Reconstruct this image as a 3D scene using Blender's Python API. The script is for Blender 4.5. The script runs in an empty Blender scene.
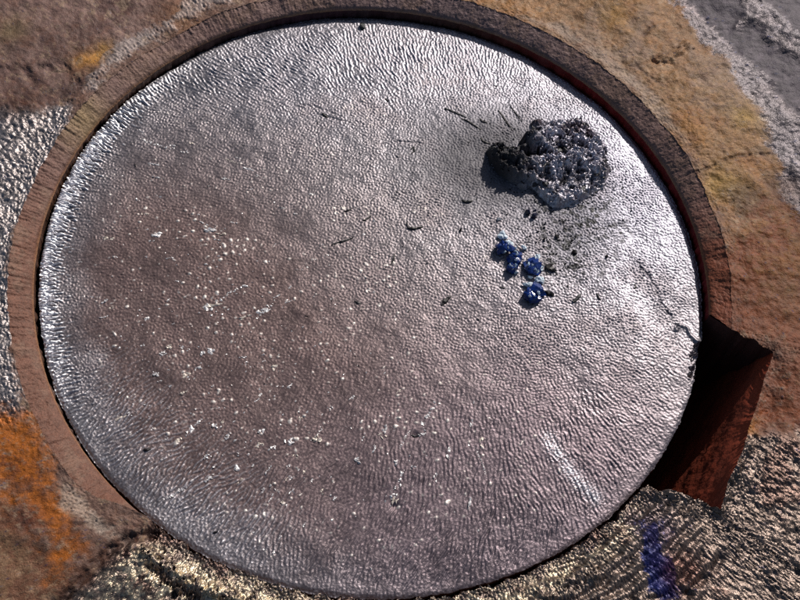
import bpy, bmesh, math, random
import numpy as np
from mathutils import Matrix, Vector

# ------------------------------------------------------------------ camera, light, exposure
S = 0.1                                   # one plan unit (the disc's radius) is 10 cm
scene = bpy.context.scene
C = scene.collection
TILT, ROLL, DIST, TX, TY, FPX = 0.50577, 0.17479, 3.59914, 0.08272, -0.08838, 1200.0
CAM = np.array([TX, TY - DIST * math.sin(TILT), DIST * math.cos(TILT)])
_f = np.array([0, math.sin(TILT), -math.cos(TILT)])
_r0 = np.array([1.0, 0, 0]); _u0 = np.cross(_r0, _f)
_r = math.cos(ROLL) * _r0 + math.sin(ROLL) * _u0
_u = -math.sin(ROLL) * _r0 + math.cos(ROLL) * _u0
cd = bpy.data.cameras.new('camera'); co = bpy.data.objects.new('camera', cd); C.objects.link(co)
cd.sensor_width = 36.0; cd.lens = FPX / 800 * 36.0
cd.clip_start = 0.01; cd.clip_end = 100
co.matrix_world = Matrix(((_r[0], _u[0], -_f[0], CAM[0] * S), (_r[1], _u[1], -_f[1], CAM[1] * S),
                          (_r[2], _u[2], -_f[2], CAM[2] * S), (0, 0, 0, 1)))
scene.camera = co

SUN_AZ, SUN_EL = math.radians(64), math.radians(36)       # azimuth counted from +X towards +Y
w = bpy.data.worlds.new('World'); scene.world = w; w.use_nodes = True
sky = w.node_tree.nodes.new('ShaderNodeTexSky'); sky.sky_type = 'NISHITA'; sky.sun_disc = False
sky.sun_elevation = SUN_EL; sky.sun_rotation = math.pi / 2 - SUN_AZ
bg = w.node_tree.nodes['Background']; w.node_tree.links.new(sky.outputs[0], bg.inputs[0])
bg.inputs[1].default_value = 0.05
sl = bpy.data.lights.new('sun', 'SUN'); sl.energy = 3.3; sl.angle = math.radians(0.6); sl.color = (1, 0.95, 0.88)
so = bpy.data.objects.new('sun', sl); C.objects.link(so)
so.rotation_euler = Vector((-math.cos(SUN_AZ) * math.cos(SUN_EL), -math.sin(SUN_AZ) * math.cos(SUN_EL),
                            -math.sin(SUN_EL))).to_track_quat('-Z', 'Y').to_euler()
scene.view_settings.view_transform = 'Standard'; scene.view_settings.look = 'None'
scene.view_settings.exposure = 0.08; scene.view_settings.gamma = 1.0
scene.render.engine = 'CYCLES'
scene.cycles.use_denoising = False
scene.cycles.max_bounces = 6

# ------------------------------------------------------------------ small helpers
rng = np.random.default_rng(7)
random.seed(7)
RIM, TOP = 0.032, 0.066                   # height of the bore edge and of the flange over the disc
BCX, BCY, BR = 0.002, -0.003, 1.0105         # bore circle
FLOOR = -0.62

def at(px, z=0.0):
    """plan position, on the level z, of measured points"""
    px = np.atleast_2d(np.asarray(px, float))
    d = ((px[:, 0:1] - 400) / FPX) * _r - ((px[:, 1:2] - 300) / FPX) * _u + _f
    k = (z - CAM[2]) / d[:, 2:3]
    return (CAM + k * d)[:, :2]

def lin(r, g, b):
    f = lambda v: (v / 255 / 12.92) if v <= 10 else ((v / 255 + 0.055) / 1.055) ** 2.4
    return np.array([f(r), f(g), f(b)])

def sst(a, b, x):
    t = np.clip((x - a) / (b - a), 0, 1); return t * t * (3 - 2 * t)

# noise fields on one periodic grid over the plan, made in the frequency domain
N, DOM = 2048, 1.8
CELL = 2 * DOM / N
_fx = np.fft.fftfreq(N, CELL)[None, :]; _fy = np.fft.fftfreq(N, CELL)[:, None]
_fx = _fx[:, :N // 2 + 1].copy(); _fx[0, -1] = abs(_fx[0, -1])
_fr = np.hypot(_fx, _fy)

def _white(seed): return np.fft.rfft2(np.random.default_rng(seed).standard_normal((N, N)).astype(np.float32))
def _back(F):
    g = np.fft.irfft2(F, s=(N, N)).astype(np.float32); return g / g.std()
def fbm(seed, lo, power=1.6):
    return _back(_white(seed) / np.maximum(_fr, lo) ** power * (_fr > 0))
def band(seed, pitch, width=0.28):
    f0 = 1 / pitch; return _back(_white(seed) * np.exp(-((_fr - f0) / (width * f0)) ** 2 / 2))
def stripes(seed, pitch, ang, across=0.3, along=0.12):
    """ripples that run along ang"""
    f0 = 1 / pitch; W = _white(seed); out = 0
    a = -math.sin(ang) * _fx + math.cos(ang) * _fy; b = math.cos(ang) * _fx + math.sin(ang) * _fy
    return _back(W * np.exp(-((np.abs(a) - f0) / (across * f0)) ** 2 / 2 - (b / (along * f0)) ** 2 / 2))
def smp(g, x, y):
    u = (np.asarray(x) + DOM) / CELL; v = (np.asarray(y) + DOM) / CELL
    i = np.floor(u).astype(int); j = np.floor(v).astype(int); fu = u - i; fv = v - j
    i0, i1, j0, j1 = i % N, (i + 1) % N, j % N, (j + 1) % N
    return (g[j0, i0] * (1 - fu) + g[j0, i1] * fu) * (1 - fv) + (g[j1, i0] * (1 - fu) + g[j1, i1] * fu) * fv
gx = (np.arange(N) * CELL - DOM).astype(np.float32)
GX, GY = np.meshgrid(gx, gx)

F_A, F_B, F_C = fbm(1, 1.2), fbm(2, 1.2), fbm(3, 4.0)        # broad clouds
F_D, F_E = fbm(4, 18.0, 1.2), fbm(5, 18.0, 1.2)              # mottling
PEB = band(11, 0.0100, 0.20); PEB2 = band(12, 0.0074, 0.25); PEB3 = band(13, 0.024, 0.35)
DOT = np.clip(PEB + 0.15, 0, 2.2) ** 1.2; DOT = (DOT - DOT.mean()) / DOT.std()          # separate grains
LMP1, LMP2, LMP3 = fbm(6, 6.0, 2.0), band(14, 0.060, 0.5), fbm(8, 9.0, 1.55)
NA = 8
STR = [stripes(30 + k, 0.0125, math.pi * k / NA, 0.34, 0.28) for k in range(NA)]

def flow(ang, x=None, y=None):
    """ripples that follow a direction field, blended from the eight fixed directions"""
    out = 0; tot = 0
    for k in range(NA):
        wgt = np.maximum(np.cos(2 * (ang - math.pi * k / NA)), 0) ** 3
        s = STR[k] if x is None else smp(STR[k], x, y)
        out = out + wgt * s; tot = tot + wgt ** 2
    return out / np.sqrt(tot + 1e-6)

def seg_dist(x, y, P):
    """distance to a polyline"""
    d = np.full(np.shape(x), 9.0, np.float32)
    for (ax, ay), (bx, by) in zip(P[:-1], P[1:]):
        L = (bx - ax) ** 2 + (by - ay) ** 2 + 1e-12
        t = np.clip(((x - ax) * (bx - ax) + (y - ay) * (by - ay)) / L, 0, 1)
        d = np.minimum(d, np.hypot(x - ax - t * (bx - ax), y - ay - t * (by - ay)))
    return d

def poly_sd(x, y, P):
    """signed distance to a polygon, negative inside"""
    P = [tuple(p) for p in P]; d = seg_dist(x, y, P + [P[0]]); ins = np.zeros(np.shape(x), bool)
    for (ax, ay), (bx, by) in zip(P, P[1:] + [P[0]]):
        c = ((ay > y) != (by > y)) & (x < (bx - ax) * (y - ay) / (by - ay + 1e-12) + ax); ins ^= c
    return np.where(ins, -d, d)

def region(x, y, px, z, soft=0.03, rag=0.02, n1=None, n2=None):
    """soft ragged-edged patch given by its measured outline"""
    dn = smp(n1 if n1 is not None else F_C, x, y) * rag + smp(n2 if n2 is not None else F_D, x, y) * rag * 0.6
    return 1 - sst(-soft, soft, poly_sd(x, y, at(px, z)) + dn)

def mix(a, b, t): return a + (b - a) * np.asarray(t)[..., None]

# ------------------------------------------------------------------ objects and materials
def mesh_obj(name, V, Fc, mat, parent=None, smooth=True, origin=(0, 0, 0), attrs=None):
    V = (np.asarray(V, float) - np.asarray(origin)) * S
    me = bpy.data.meshes.new(name)
    if isinstance(Fc, np.ndarray) and Fc.ndim == 2:
        k = Fc.shape[1]
        me.vertices.add(len(V)); me.vertices.foreach_set('co', V.astype(np.float32).ravel())
        me.loops.add(Fc.size); me.loops.foreach_set('vertex_index', Fc.astype(np.int32).ravel())
        me.polygons.add(len(Fc)); me.polygons.foreach_set('loop_start', np.arange(0, Fc.size, k, dtype=np.int32))
        me.polygons.foreach_set('loop_total', np.full(len(Fc), k, np.int32))
        me.update(calc_edges=True)
    else:
        me.from_pydata([tuple(v) for v in V], [], [tuple(int(i) for i in f) for f in Fc]); me.update()
    me.polygons.foreach_set('use_smooth', np.full(len(me.polygons), smooth))
    for an, arr in (attrs or {}).items():
        a = me.attributes.new(an, 'FLOAT_COLOR', 'POINT')
        c4 = np.ones((len(V), 4), np.float32); c4[:, :arr.shape[1]] = arr
        a.data.foreach_set('color', c4.ravel())
    me.materials.append(mat)
    o = bpy.data.objects.new(name, me); C.objects.link(o)
    o.location = Vector(origin) * S
    if parent is not None: 
        o.parent = parent; o.location = Vector(origin) * S - parent.location
    return o

def tag(o, label, cat, group=None, kind=None):
    o['label'] = label
    if cat: o['category'] = cat
    if group: o['group'] = group
    if kind: o['kind'] = kind
    return o

def empty(name, loc=(0, 0, 0)):
    o = bpy.data.objects.new(name, None); C.objects.link(o); o.location = Vector(loc) * S; o.empty_display_size = 0.01
    return o

def material(name, color=(0.5, 0.5, 0.5), metallic=0.0, rough=0.5, attr=False, bump=(), var=0.0, varscale=300, spec=0.5, trans=0.0, coat=0.0, fine=0.0):
    """Principled surface; attr reads pigment and (roughness, metallic) laid out over the plan"""
    m = bpy.data.materials.new(name); m.use_nodes = True
    nt = m.node_tree; nd = nt.nodes; lk = nt.links; b = nd['Principled BSDF']
    tc = nd.new('ShaderNodeTexCoord'); geo = tc.outputs['Object']
    b.inputs['Specular IOR Level'].default_value = spec
    b.inputs['Transmission Weight'].default_value = trans
    b.inputs['Coat Weight'].default_value = coat
    col = None
    if attr:
        a = nd.new('ShaderNodeAttribute'); a.attribute_name = 'pigment'; col = a.outputs['Color']
        q = nd.new('ShaderNodeAttribute'); q.attribute_name = 'finish'
        sep = nd.new('ShaderNodeSeparateColor'); lk.new(q.outputs['Color'], sep.inputs[0])
        lk.new(sep.outputs[0], b.inputs['Roughness']); lk.new(sep.outputs[1], b.inputs['Metallic'])
    else:
        b.inputs['Roughness'].default_value = rough; b.inputs['Metallic'].default_value = metallic
        rgb = nd.new('ShaderNodeRGB'); rgb.outputs[0].default_value = (*color, 1); col = rgb.outputs[0]
    for var_, varscale in (((var, varscale), (var * fine, 2600)) if var > 0 else ()):
        if var_ <= 0: continue
        n = nd.new('ShaderNodeTexNoise'); n.inputs['Scale'].default_value = varscale; n.inputs['Detail'].default_value = 5
        n.inputs['Roughness'].default_value = 0.65; lk.new(geo, n.inputs['Vector'])
        mr = nd.new('ShaderNodeMapRange'); mr.inputs['From Min'].default_value = 0.3; mr.inputs['From Max'].default_value = 0.7
        mr.inputs['To Min'].default_value = 1 - var_; mr.inputs['To Max'].default_value = 1 + var_
        lk.new(n.outputs[0], mr.inputs[0])
        mm = nd.new('ShaderNodeMix'); mm.data_type = 'RGBA'; mm.blend_type = 'MULTIPLY'; mm.inputs[0].default_value = 1
        lk.new(col, mm.inputs[6]); lk.new(mr.outputs[0], mm.inputs[7]); col = mm.outputs[2]
    lk.new(col, b.inputs['Base Color'])
    prev = None
    for scale, dist, kind in bump:
        if kind == 'v':
            t = nd.new('ShaderNodeTexVoronoi'); t.inputs['Scale'].default_value = scale; out = t.outputs['Distance']
        else:
            t = nd.new('ShaderNodeTexNoise'); t.inputs['Scale'].default_value = scale; t.inputs['Detail'].default_value = 4; out = t.outputs[0]
        lk.new(geo, t.inputs['Vector'])
        bp = nd.new('ShaderNodeBump'); bp.inputs['Distance'].default_value = dist; bp.inputs['Strength'].default_value = 1.0
        lk.new(out, bp.inputs['Height'])
        if prev: lk.new(prev, bp.inputs['Normal'])
        prev = bp.outputs[0]
    if prev: lk.new(prev, b.inputs['Normal'])
    return m

M_disc = material('cast_metal', attr=True, bump=((1100, 0.00016, 'n'), (2600, 0.00005, 'n')), var=0.16, varscale=700)
M_house = material('corroded_bronze', attr=True, spec=0.3, fine=1.5, bump=((900, 0.00022, 'n'), (2400, 0.00016, 'n')), var=0.26, varscale=420)
M_wall = material('stained_bore', attr=True, bump=((500, 0.0004, 'n'),), var=0.4, varscale=160)
M_side = material('dark_oxide', tuple(lin(96, 66, 56)), 0.3, 0.6, bump=((500, 0.0003, 'n'),), var=0.3, varscale=200)
M_char = material('char', attr=True, bump=((1400, 0.0002, 'n'),), var=0.3, varscale=900)
M_soot = material('soot', tuple(lin(26, 24, 28)), 0.1, 0.5, bump=((1500, 0.0002, 'n'),), var=0.4, varscale=900)
M_flake = material('dark_flake', tuple(lin(40, 34, 34)), 0.2, 0.5, bump=((1500, 0.0001, 'n'),), var=0.4, varscale=900)
M_blue = material('blue_crystal', tuple(lin(14, 44, 112)), 0.0, 0.16, bump=((900, 0.0002, 'n'),), var=0.5, varscale=500, spec=0.7, coat=0.3)
M_inkblue = material('ink_blue_crystal', tuple(lin(14, 16, 48)), 0.0, 0.25, bump=((900, 0.0002, 'n'),), var=0.4, varscale=500, spec=0.6)
M_frost = material('frost', tuple(lin(225, 236, 245)), 0.0, 0.35, bump=((1300, 0.0002, 'n'),), var=0.12, varscale=900)
M_bright = material('bright_bead', tuple(lin(232, 226, 224)), 0.35, 0.40, bump=((1600, 0.0002, 'n'),), var=0.2, varscale=900)
M_palewarm = material('pale_bead', tuple(lin(222, 208, 194)), 0.25, 0.45, bump=((1600, 0.0002, 'n'),), var=0.25, varscale=900)

def grid_faces(nr, nc, wrap=False):
    i = np.arange(nr - 1)[:, None]; j = np.arange(nc if wrap else nc - 1)[None, :]; j2 = (j + 1) % nc
    a = i * nc + j; b = i * nc + j2; c = (i + 1) * nc + j2; d = (i + 1) * nc + j
    return np.stack([a, b, c, d], -1).reshape(-1, 4)

# ------------------------------------------------------------------ the disc
EYE = at([(488, 238)])[0]                      # ripples radiate from here
rx, ry = GX - EYE[0], GY - EYE[1]
rr = np.hypot(rx, ry); rang = np.arctan2(ry, rx) + 0.25 * F_A
RD = np.hypot(GX, GY); TH = np.arctan2(GY, GX)

def spot(px, r, z=0.0, rag=0.0, soft=None, aspect=1.0, ang=0.0, base=None):
    p = at([px], z)[0]; x = (GX if base is None else base[0]) - p[0]; y = (GY if base is None else base[1]) - p[1]
    c, s = math.cos(ang), math.sin(ang); d = np.hypot(c * x + s * y, (-s * x + c * y) * aspect)
    if rag: d = d + rag * (smp(F_C, GX, GY) if base is None else smp(F_C, *base))
    return np.exp(-(d / r) ** 2)

FLOWG = flow(rang)
brown = np.clip(1.15 * spot((215, 400), 0.62, rag=0.05) + 0.55 * spot((150, 230), 0.42, rag=0.05) + 0.5 * spot((420, 470), 0.40, rag=0.04)
                + 0.10 * F_C, 0, 1)
brown *= sst(1.02, 0.80, RD + 0.02 * F_C)
silver = np.clip(spot((625, 195), 0.40, rag=0.04) + 0.45 * spot((480, 60), 0.36, rag=0.03) + 0.35 * spot((300, 60), 0.30), 0, 1)
edge_band = sst(0.80, 0.90, RD + 0.02 * F_C)
lower_right = np.clip(spot((560, 470), 0.50) + 0.6 * spot((400, 540), 0.4), 0, 1)
top_rip = np.clip(spot((260, 70), 0.26, aspect=2.2, ang=at([(300, 60)])[0][0] * 0 + 0.55) + spot((420, 62), 0.30, aspect=2.0, ang=0.1), 0, 1)
low_left_rip = np.clip(spot((120, 430), 0.22, aspect=1.6, ang=-0.9) + spot((210, 505), 0.22, aspect=1.6, ang=-0.5), 0, 1)

hd = 0.020 * (1 - RD ** 2) + 0.0018 * F_A
peb_amp = np.clip(0.85 + 0.28 * F_C, 0.3, 1.5) * (0.00102 + 0.00030 * spot((560, 340), 0.5)) * (1 - 0.45 * brown) * (1 - 0.35 * sst(0.9, 0.98, RD))
radial_w = np.clip(sst(0.3, 0.8, rr) * (0.30 + 0.8 * top_rip + 0.7 * lower_right + 0.7 * low_left_rip), 0, 1.4)
hd = hd + peb_amp * (1 - 0.75 * np.clip(radial_w, 0, 1)) * (0.80 * DOT + 0.35 * PEB2)
hd = hd + 0.00075 * radial_w * FLOWG * (1 - 0.5 * sst(0.93, 0.99, RD))
# strong glossy runs under the upper rim and near the lower left edge
runs = np.clip(FLOWG - 0.3, 0, 2.5)
hd = hd + 0.0008 * (top_rip + 0.6 * low_left_rip) * runs * sst(1.0, 0.93, RD)
# beads and short runs standing proud of the brown skin
fleck = np.clip(PEB3 - 2.0 + 0.4 * F_C, 0, 1.2) * brown
hd = hd + 0.002 * fleck
# upturned, toothed lip along the left edge
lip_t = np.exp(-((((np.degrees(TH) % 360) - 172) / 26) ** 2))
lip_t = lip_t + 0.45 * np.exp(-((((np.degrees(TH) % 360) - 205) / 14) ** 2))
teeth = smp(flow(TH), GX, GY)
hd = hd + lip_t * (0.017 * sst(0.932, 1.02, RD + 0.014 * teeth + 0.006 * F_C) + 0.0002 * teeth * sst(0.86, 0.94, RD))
# rolled edge
hd = hd - 0.004 * np.clip((RD - 0.985) / 0.015, 0, 1) ** 2
# crack by the notch, its chipped end, and grooves
crack = at([(637, 262), (645, 272), (652, 281), (657, 293), (661, 303), (667, 311), (673, 320), (678, 327)])
ck = seg_dist(GX, GY, crack) + 0.003 * F_D
hd = hd - 0.004 * np.exp(-(ck / 0.0035) ** 2) * sst(-1.2, 0.3, F_E) + 0.001 * np.exp(-(ck / 0.016) ** 2)
chip = at([(676, 330), (680, 325), (687, 327), (690, 334), (694, 338), (699, 342)])
hd = hd + 0.006 * np.exp(-(seg_dist(GX, GY, chip) / 0.006) ** 2)
bite = poly_sd(GX, GY, at([(692, 352), (696, 344), (712, 340), (712, 372), (690, 378)])) + 0.006 * F_D
hd = hd - 0.03 * sst(0.004, -0.008, bite)
for P in ([(324, 118), (335, 122), (350, 125), (363, 127)], [(386, 101), (389, 108), (395, 115), (403, 120)],
          [(380, 148), (395, 145), (410, 145), (424, 147)], [(300, 106), (318, 110), (340, 119)]):
    g = seg_dist(GX, GY, at(P)) + 0.002 * F_D
    hd = hd - 0.0026 * np.exp(-(g / 0.0045) ** 2) + 0.001 * np.exp(-(g / 0.012) ** 2)
for P, h in (([(548, 440), (556, 455), (568, 470), (580, 484), (595, 498)], 0.001),):
    g = seg_dist(GX, GY, at(P)) + 0.010 * F_D
    hd = hd + h * np.exp(-(g / 0.022) ** 2) * (0.8 + 0.3 * PEB2)
    scuff = np.exp(-(g / 0.022) ** 2)
for px, r in (((395, 507), 0.011), ((415, 437), 0.010)):
    p = at([px])[0]; hd = hd - 0.008 * np.exp(-(np.hypot(GX - p[0], GY - p[1]) / r) ** 2)
hd = hd.astype(np.float32)
def disc_h(x, y): return smp(hd, x, y)

soot = np.clip(1.0 * spot((474, 165), 0.15, rag=0.02) ** 0.6 + 0.8 * spot((520, 150), 0.14, rag=0.02) + 0.55 * spot((570, 205), 0.14, rag=0.03)  # left spot paints the lump's soft shadow as pigment, the others soot
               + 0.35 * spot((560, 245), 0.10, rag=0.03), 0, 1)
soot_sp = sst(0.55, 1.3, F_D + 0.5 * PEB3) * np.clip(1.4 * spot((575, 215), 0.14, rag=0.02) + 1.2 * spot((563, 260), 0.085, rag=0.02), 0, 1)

K = 900
u = np.linspace(-1, 1, K); U, Vv = np.meshgrid(u, u)
DX = (U * np.sqrt(1 - Vv ** 2 / 2)).ravel(); DY = (Vv * np.sqrt(1 - U ** 2 / 2)).ravel()
th = np.arctan2(DY, DX); wob = 1 + 0.0022 * np.sin(3 * th + 1) + 0.0014 * np.sin(7 * th) + 0.0012 * smp(F_D, np.cos(th), np.sin(th)) * (DX ** 2 + DY ** 2)
DX *= wob; DY *= wob
DZ = disc_h(DX, DY)
def g2(f): return smp(np.asarray(f, np.float32), DX, DY)
c_sil, c_mid, c_brn = lin(154, 151, 162), lin(148, 142, 145), lin(114, 91, 87)
pig = mix(np.broadcast_to(c_mid, (K * K, 3)), c_sil, g2(silver))
pig = mix(pig, c_brn, 0.92 * g2(brown))
pig = mix(pig, lin(122, 106, 112), 0.8 * g2(lower_right * (1 - silver)))
pig = mix(pig, lin(206, 202, 208), 0.7 * g2(np.clip(top_rip + 0.7 * low_left_rip, 0, 1) * sst(0.1, 1.2, FLOWG)))  # glare on the ripple crests painted as paler pigment
pig = mix(pig, lin(225, 214, 206), g2(np.clip(1.6 * fleck, 0, 1)))
pig = mix(pig, lin(232, 232, 240), 0.65 * g2(scuff ** 0.5 * sst(0.0, 0.5, PEB2 + F_D + 1.6 * scuff - 1.2)))
pig = mix(pig, lin(244, 242, 246), 0.95 * g2(np.clip(1.2 * lip_t, 0, 1) * sst(0.945, 0.965, RD + 0.020 * teeth)))  # white gleam on the lip's teeth put into the pigment
pig = mix(pig, lin(60, 56, 60), 0.72 * g2(soot))  # soot film together with the painted shadow left of the lump
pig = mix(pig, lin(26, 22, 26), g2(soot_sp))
pig = mix(pig, lin(48, 46, 58), 0.8 * g2(np.exp(-(ck / 0.006) ** 2) * sst(-1.2, 0.3, F_E)))
pig = pig * (1 + 0.07 * g2(F_C) + 0.05 * g2(F_E))[:, None]
met = 0.86 - 0.42 * g2(brown) - 0.5 * g2(soot) - 0.5 * g2(soot_sp)  # soot mask also holds the painted shadow left of the lump
rgh = 0.47 + 0.06 * g2(brown) + 0.10 * g2(soot) + 0.03 * g2(F_C)  # soot mask includes the painted shadow here too
faces = grid_faces(K, K)
# rolled side under the edge
ring = np.concatenate([np.arange(K), K - 1 + K * np.arange(1, K), K * K - 2 - np.arange(K - 1), K * (np.arange(K - 2, 0, -1))])
disc = empty('metal_disc', (0, 0, -0.1))
tag(disc, 'large round grey cast metal disc with pebbled surface sunk in the bronze ring', 'metal disc')
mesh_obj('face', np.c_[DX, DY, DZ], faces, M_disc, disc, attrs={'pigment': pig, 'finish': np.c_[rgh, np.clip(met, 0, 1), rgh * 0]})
sx, sy, sz = DX[ring], DY[ring], DZ[ring]
SV = np.concatenate([np.c_[sx, sy, sz - 0.0005], np.c_[sx * 1.001, sy * 1.001, sz - 0.02], np.c_[sx * 0.985, sy * 0.985, sz * 0 - 0.10]])
mesh_obj('side', SV, grid_faces(3, len(ring), True)[:, ::-1], M_side, disc)

# ------------------------------------------------------------------ the housing
house = empty('bronze_housing', (0, 0, FLOOR))
tag(house, 'corroded brown bronze ring around the disc with ochre stains and a deep dark notch', 'housing')

def bore_pt(a, extra=0.0): return np.array([BCX + (BR + extra) * math.cos(a), BCY + (BR + extra) * math.sin(a)])
def bang(px, z):
    p = at([px], z)[0]; return math.atan2(p[1] - BCY, p[0] - BCX)
A_UP = bang((709, 314), RIM)                       # upper corner of the notch on the bore
A_LO = bang((650, 486), RIM)                       # lower corner
A_SW = bang((140, 533), RIM)                       # lower left end of the bevel
if A_SW < 0: A_SW += 2 * math.pi
CH = 0.064                                         # bevel width
def ch_w(a):
    """bevel width along the ring: from the notch over the top to the lower left"""
    return CH * (1 + 0.10 * math.sin(a * 2 - 0.6)) * float(sst(A_SW + 0.02, A_SW - 0.22, a)) + 0.0
notch_px = [(742, 332), (752, 337), (761, 343), (769, 346), (775, 351), (772, 362), (766, 376), (761, 397), (753, 418), (746, 440), (738, 460), (729, 478), (719, 511), (709, 505), (699, 499), (688, 495), (670, 488), (650, 486)]
notch = at(notch_px, TOP)
bev_a = np.linspace(A_UP, A_SW, 1500)
low_a = np.linspace(A_SW, A_LO + 2 * math.pi, 1000)
bev_in = np.array([bore_pt(a) for a in bev_a])
bev_w = np.array([ch_w(a) for a in bev_a])
A_UPO = bang((737, 329), TOP)                      # the notch cuts the bevel aslant
out_a = bev_a + (A_UPO - A_UP) * np.clip(1 - np.arange(len(bev_a)) / 70, 0, 1) ** 1.5
bev_dir = np.c_[np.cos(out_a), np.sin(out_a)]
bev_base = np.array([bore_pt(a) for a in out_a])
bev_out = bev_base + bev_dir * bev_w[:, None] + bev_dir * (0.0012 * smp(F_D, bev_in[:, 0], bev_in[:, 1]) * np.minimum(1, bev_w / 0.03))[:, None]
low_in = np.array([bore_pt(a) for a in low_a]) + np.c_[np.cos(low_a), np.sin(low_a)] * (0.004 * smp(F_D, np.cos(low_a), np.sin(low_a)))[:, None] + 0
# inner boundary of the flange as one closed polyline (counter-clockwise, starting past the notch)
def resample(P, step):
    P = np.asarray(P); d = np.r_[0, np.cumsum(np.hypot(*np.diff(P, axis=0).T))]; n = max(2, int(d[-1] / step))
    t = np.linspace(0, d[-1], n); return np.c_[np.interp(t, d, P[:, 0]), np.interp(t, d, P[:, 1])]
notch_top = np.vstack([bev_out[:1], notch, low_in[-1:]])
nt = resample(notch_top, 0.0025)
jag = smp(F_D, nt[:, 0], nt[:, 1]) * 0.003
nn = np.gradient(nt, axis=0); nn = np.c_[nn[:, 1], -nn[:, 0]] / (np.hypot(nn[:, 0], nn[:, 1])[:, None] + 1e-9)
fade = np.minimum(1, np.minimum(np.arange(len(nt)), np.arange(len(nt))[::-1]) / 8)
pk = at([(775, 351), (719, 511)], TOP); kA, kB = [int(np.argmin(np.hypot(*(nt - q).T))) for q in pk]
fade[kA:kB + 1] *= 0.25
nt = nt + nn * (jag * fade)[:, None]
inner = np.vstack([bev_out[:-1], low_in[:-1], nt[::-1][:-1]])
lowmask = np.r_[np.zeros(len(bev_out) - 1), np.ones(len(low_in) - 1), np.zeros(len(nt) - 1)]
notchmask = np.r_[np.zeros(len(bev_out) - 1), np.zeros(len(low_in) - 1), np.ones(len(nt) - 1)]
M = len(inner)
ia = np.unwrap(np.arctan2(inner[:, 1], inner[:, 0]))
ia = np.maximum.accumulate(ia); ia = ia + np.linspace(0, 1e-4, M)
RO = 2.7
outer = np.c_[np.cos(ia), np.sin(ia)] * RO
NR = 225
t = np.linspace(0, 1, NR) ** 1.65
FX = (inner[None] * (1 - t)[:, None, None] + outer[None] * t[:, None, None])
X, Y = FX[..., 0].ravel(), FX[..., 1].ravel()
R2, A2 = np.hypot(X, Y), np.arctan2(Y, X)
def n_(f): return smp(f, X, Y)
nA, nB, nC, nD, nE, nP, nP2, nP3 = [n_(f) for f in (F_A, F_B, F_C, F_D, F_E, PEB, PEB2, PEB3)]
def reg(px, soft=0.03, rag=0.02): return region(X, Y, px, TOP, soft, rag)
def ln(px, w_, rag=0.003): return np.exp(-((seg_dist(X, Y, at(px, TOP)) + rag * nD) / w_) ** 2)

bottom = reg([(62, 606), (90, 572), (112, 548), (140, 534), (170, 520), (400, 560), (600, 470), (646, 470), (690, 480), (720, 505), (745, 440), (775, 430), (860, 430), (860, 700), (0, 760)], 0.018, 0.012)
steel = reg([(664, -40), (676, 6), (700, 34), (722, 60), (735, 84), (752, 106), (764, 130), (776, 165), (790, 210), (812, 240), (1000, 240), (1000, -200), (640, -200)], 0.012, 0.012)
plate = np.clip(reg([(690, 0), (700, -20), (735, -12), (745, 12), (728, 34), (716, 26), (700, 12)], 0.010, 0.008) +
                reg([(728, 36), (745, 20), (758, 22), (775, 48), (800, 62), (860, 100), (860, 150), (800, 118), (770, 76), (748, 58)], 0.014, 0.012) +
                reg([(756, -30), (764, 2), (800, 34), (870, 60), (870, -60)], 0.014, 0.010), 0, 1) * steel
leftglint = np.clip(reg([(-60, 118), (30, 108), (75, 100), (70, 118), (56, 150), (40, 190), (26, 225), (14, 262), (12, 330), (22, 398), (10, 420), (-60, 400)], 0.02, 0.014), 0, 1)
ochre = reg([(-40, 412), (10, 418), (36, 428), (52, 462), (58, 492), (82, 528), (103, 548), (84, 566), (60, 556), (36, 528), (14, 498), (-40, 470)], 0.045, 0.022)
tan = reg([(425, -60), (455, 0), (520, 22), (590, 62), (640, 105), (690, 160), (720, 215), (735, 290), (760, 330), (800, 330), (900, 300), (860, 120), (700, -80)], 0.06, 0.02)
redb = reg([(712, 250), (725, 330), (776, 352), (770, 400), (755, 440), (860, 460), (880, 260), (790, 190)], 0.09, 0.03)
crackle = reg([(60, 474), (72, 490), (92, 512), (124, 540), (108, 548), (88, 532), (66, 506)], 0.014, 0.010)
ridge = reg([(500, 606), (560, 560), (620, 520), (650, 490), (676, 498), (700, 530), (718, 560), (690, 640), (500, 660)], 0.03, 0.014)
cream = reg([(130, 538), (170, 548), (230, 566), (300, 592), (420, 600), (520, 580), (600, 540), (640, 505), (640, 540), (560, 580), (520, 620), (160, 640), (60, 640)], 0.03, 0.02)
blue = reg([(644, 526), (656, 520), (660, 545), (668, 566), (672, 594), (652, 590), (642, 560)], 0.016, 0.012); blue = sst(0.35, 0.65, blue + 0.18 * nP + 0.10 * nD)
upleft = reg([(-80, -80), (330, -80), (200, 8), (140, 40), (98, 80), (70, 108), (-80, 112)], 0.05, 0.02)
paleband = reg([(70, 110), (96, 80), (138, 50), (176, 26), (240, -6), (200, -8), (150, 26), (116, 44), (92, 70)], 0.018, 0.012)
rimpale = reg([(520, 16), (560, 34), (600, 62), (640, 96), (684, 146), (694, 150), (660, 100), (620, 62), (560, 22)], 0.016, 0.008)

ang = A2 + math.pi / 2
diag = flow(np.full(X.shape, math.radians(47)) + 0.15 * nA, X, Y)
rad_str = flow(A2, X, Y); tan_str = flow(ang, X, Y)

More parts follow.
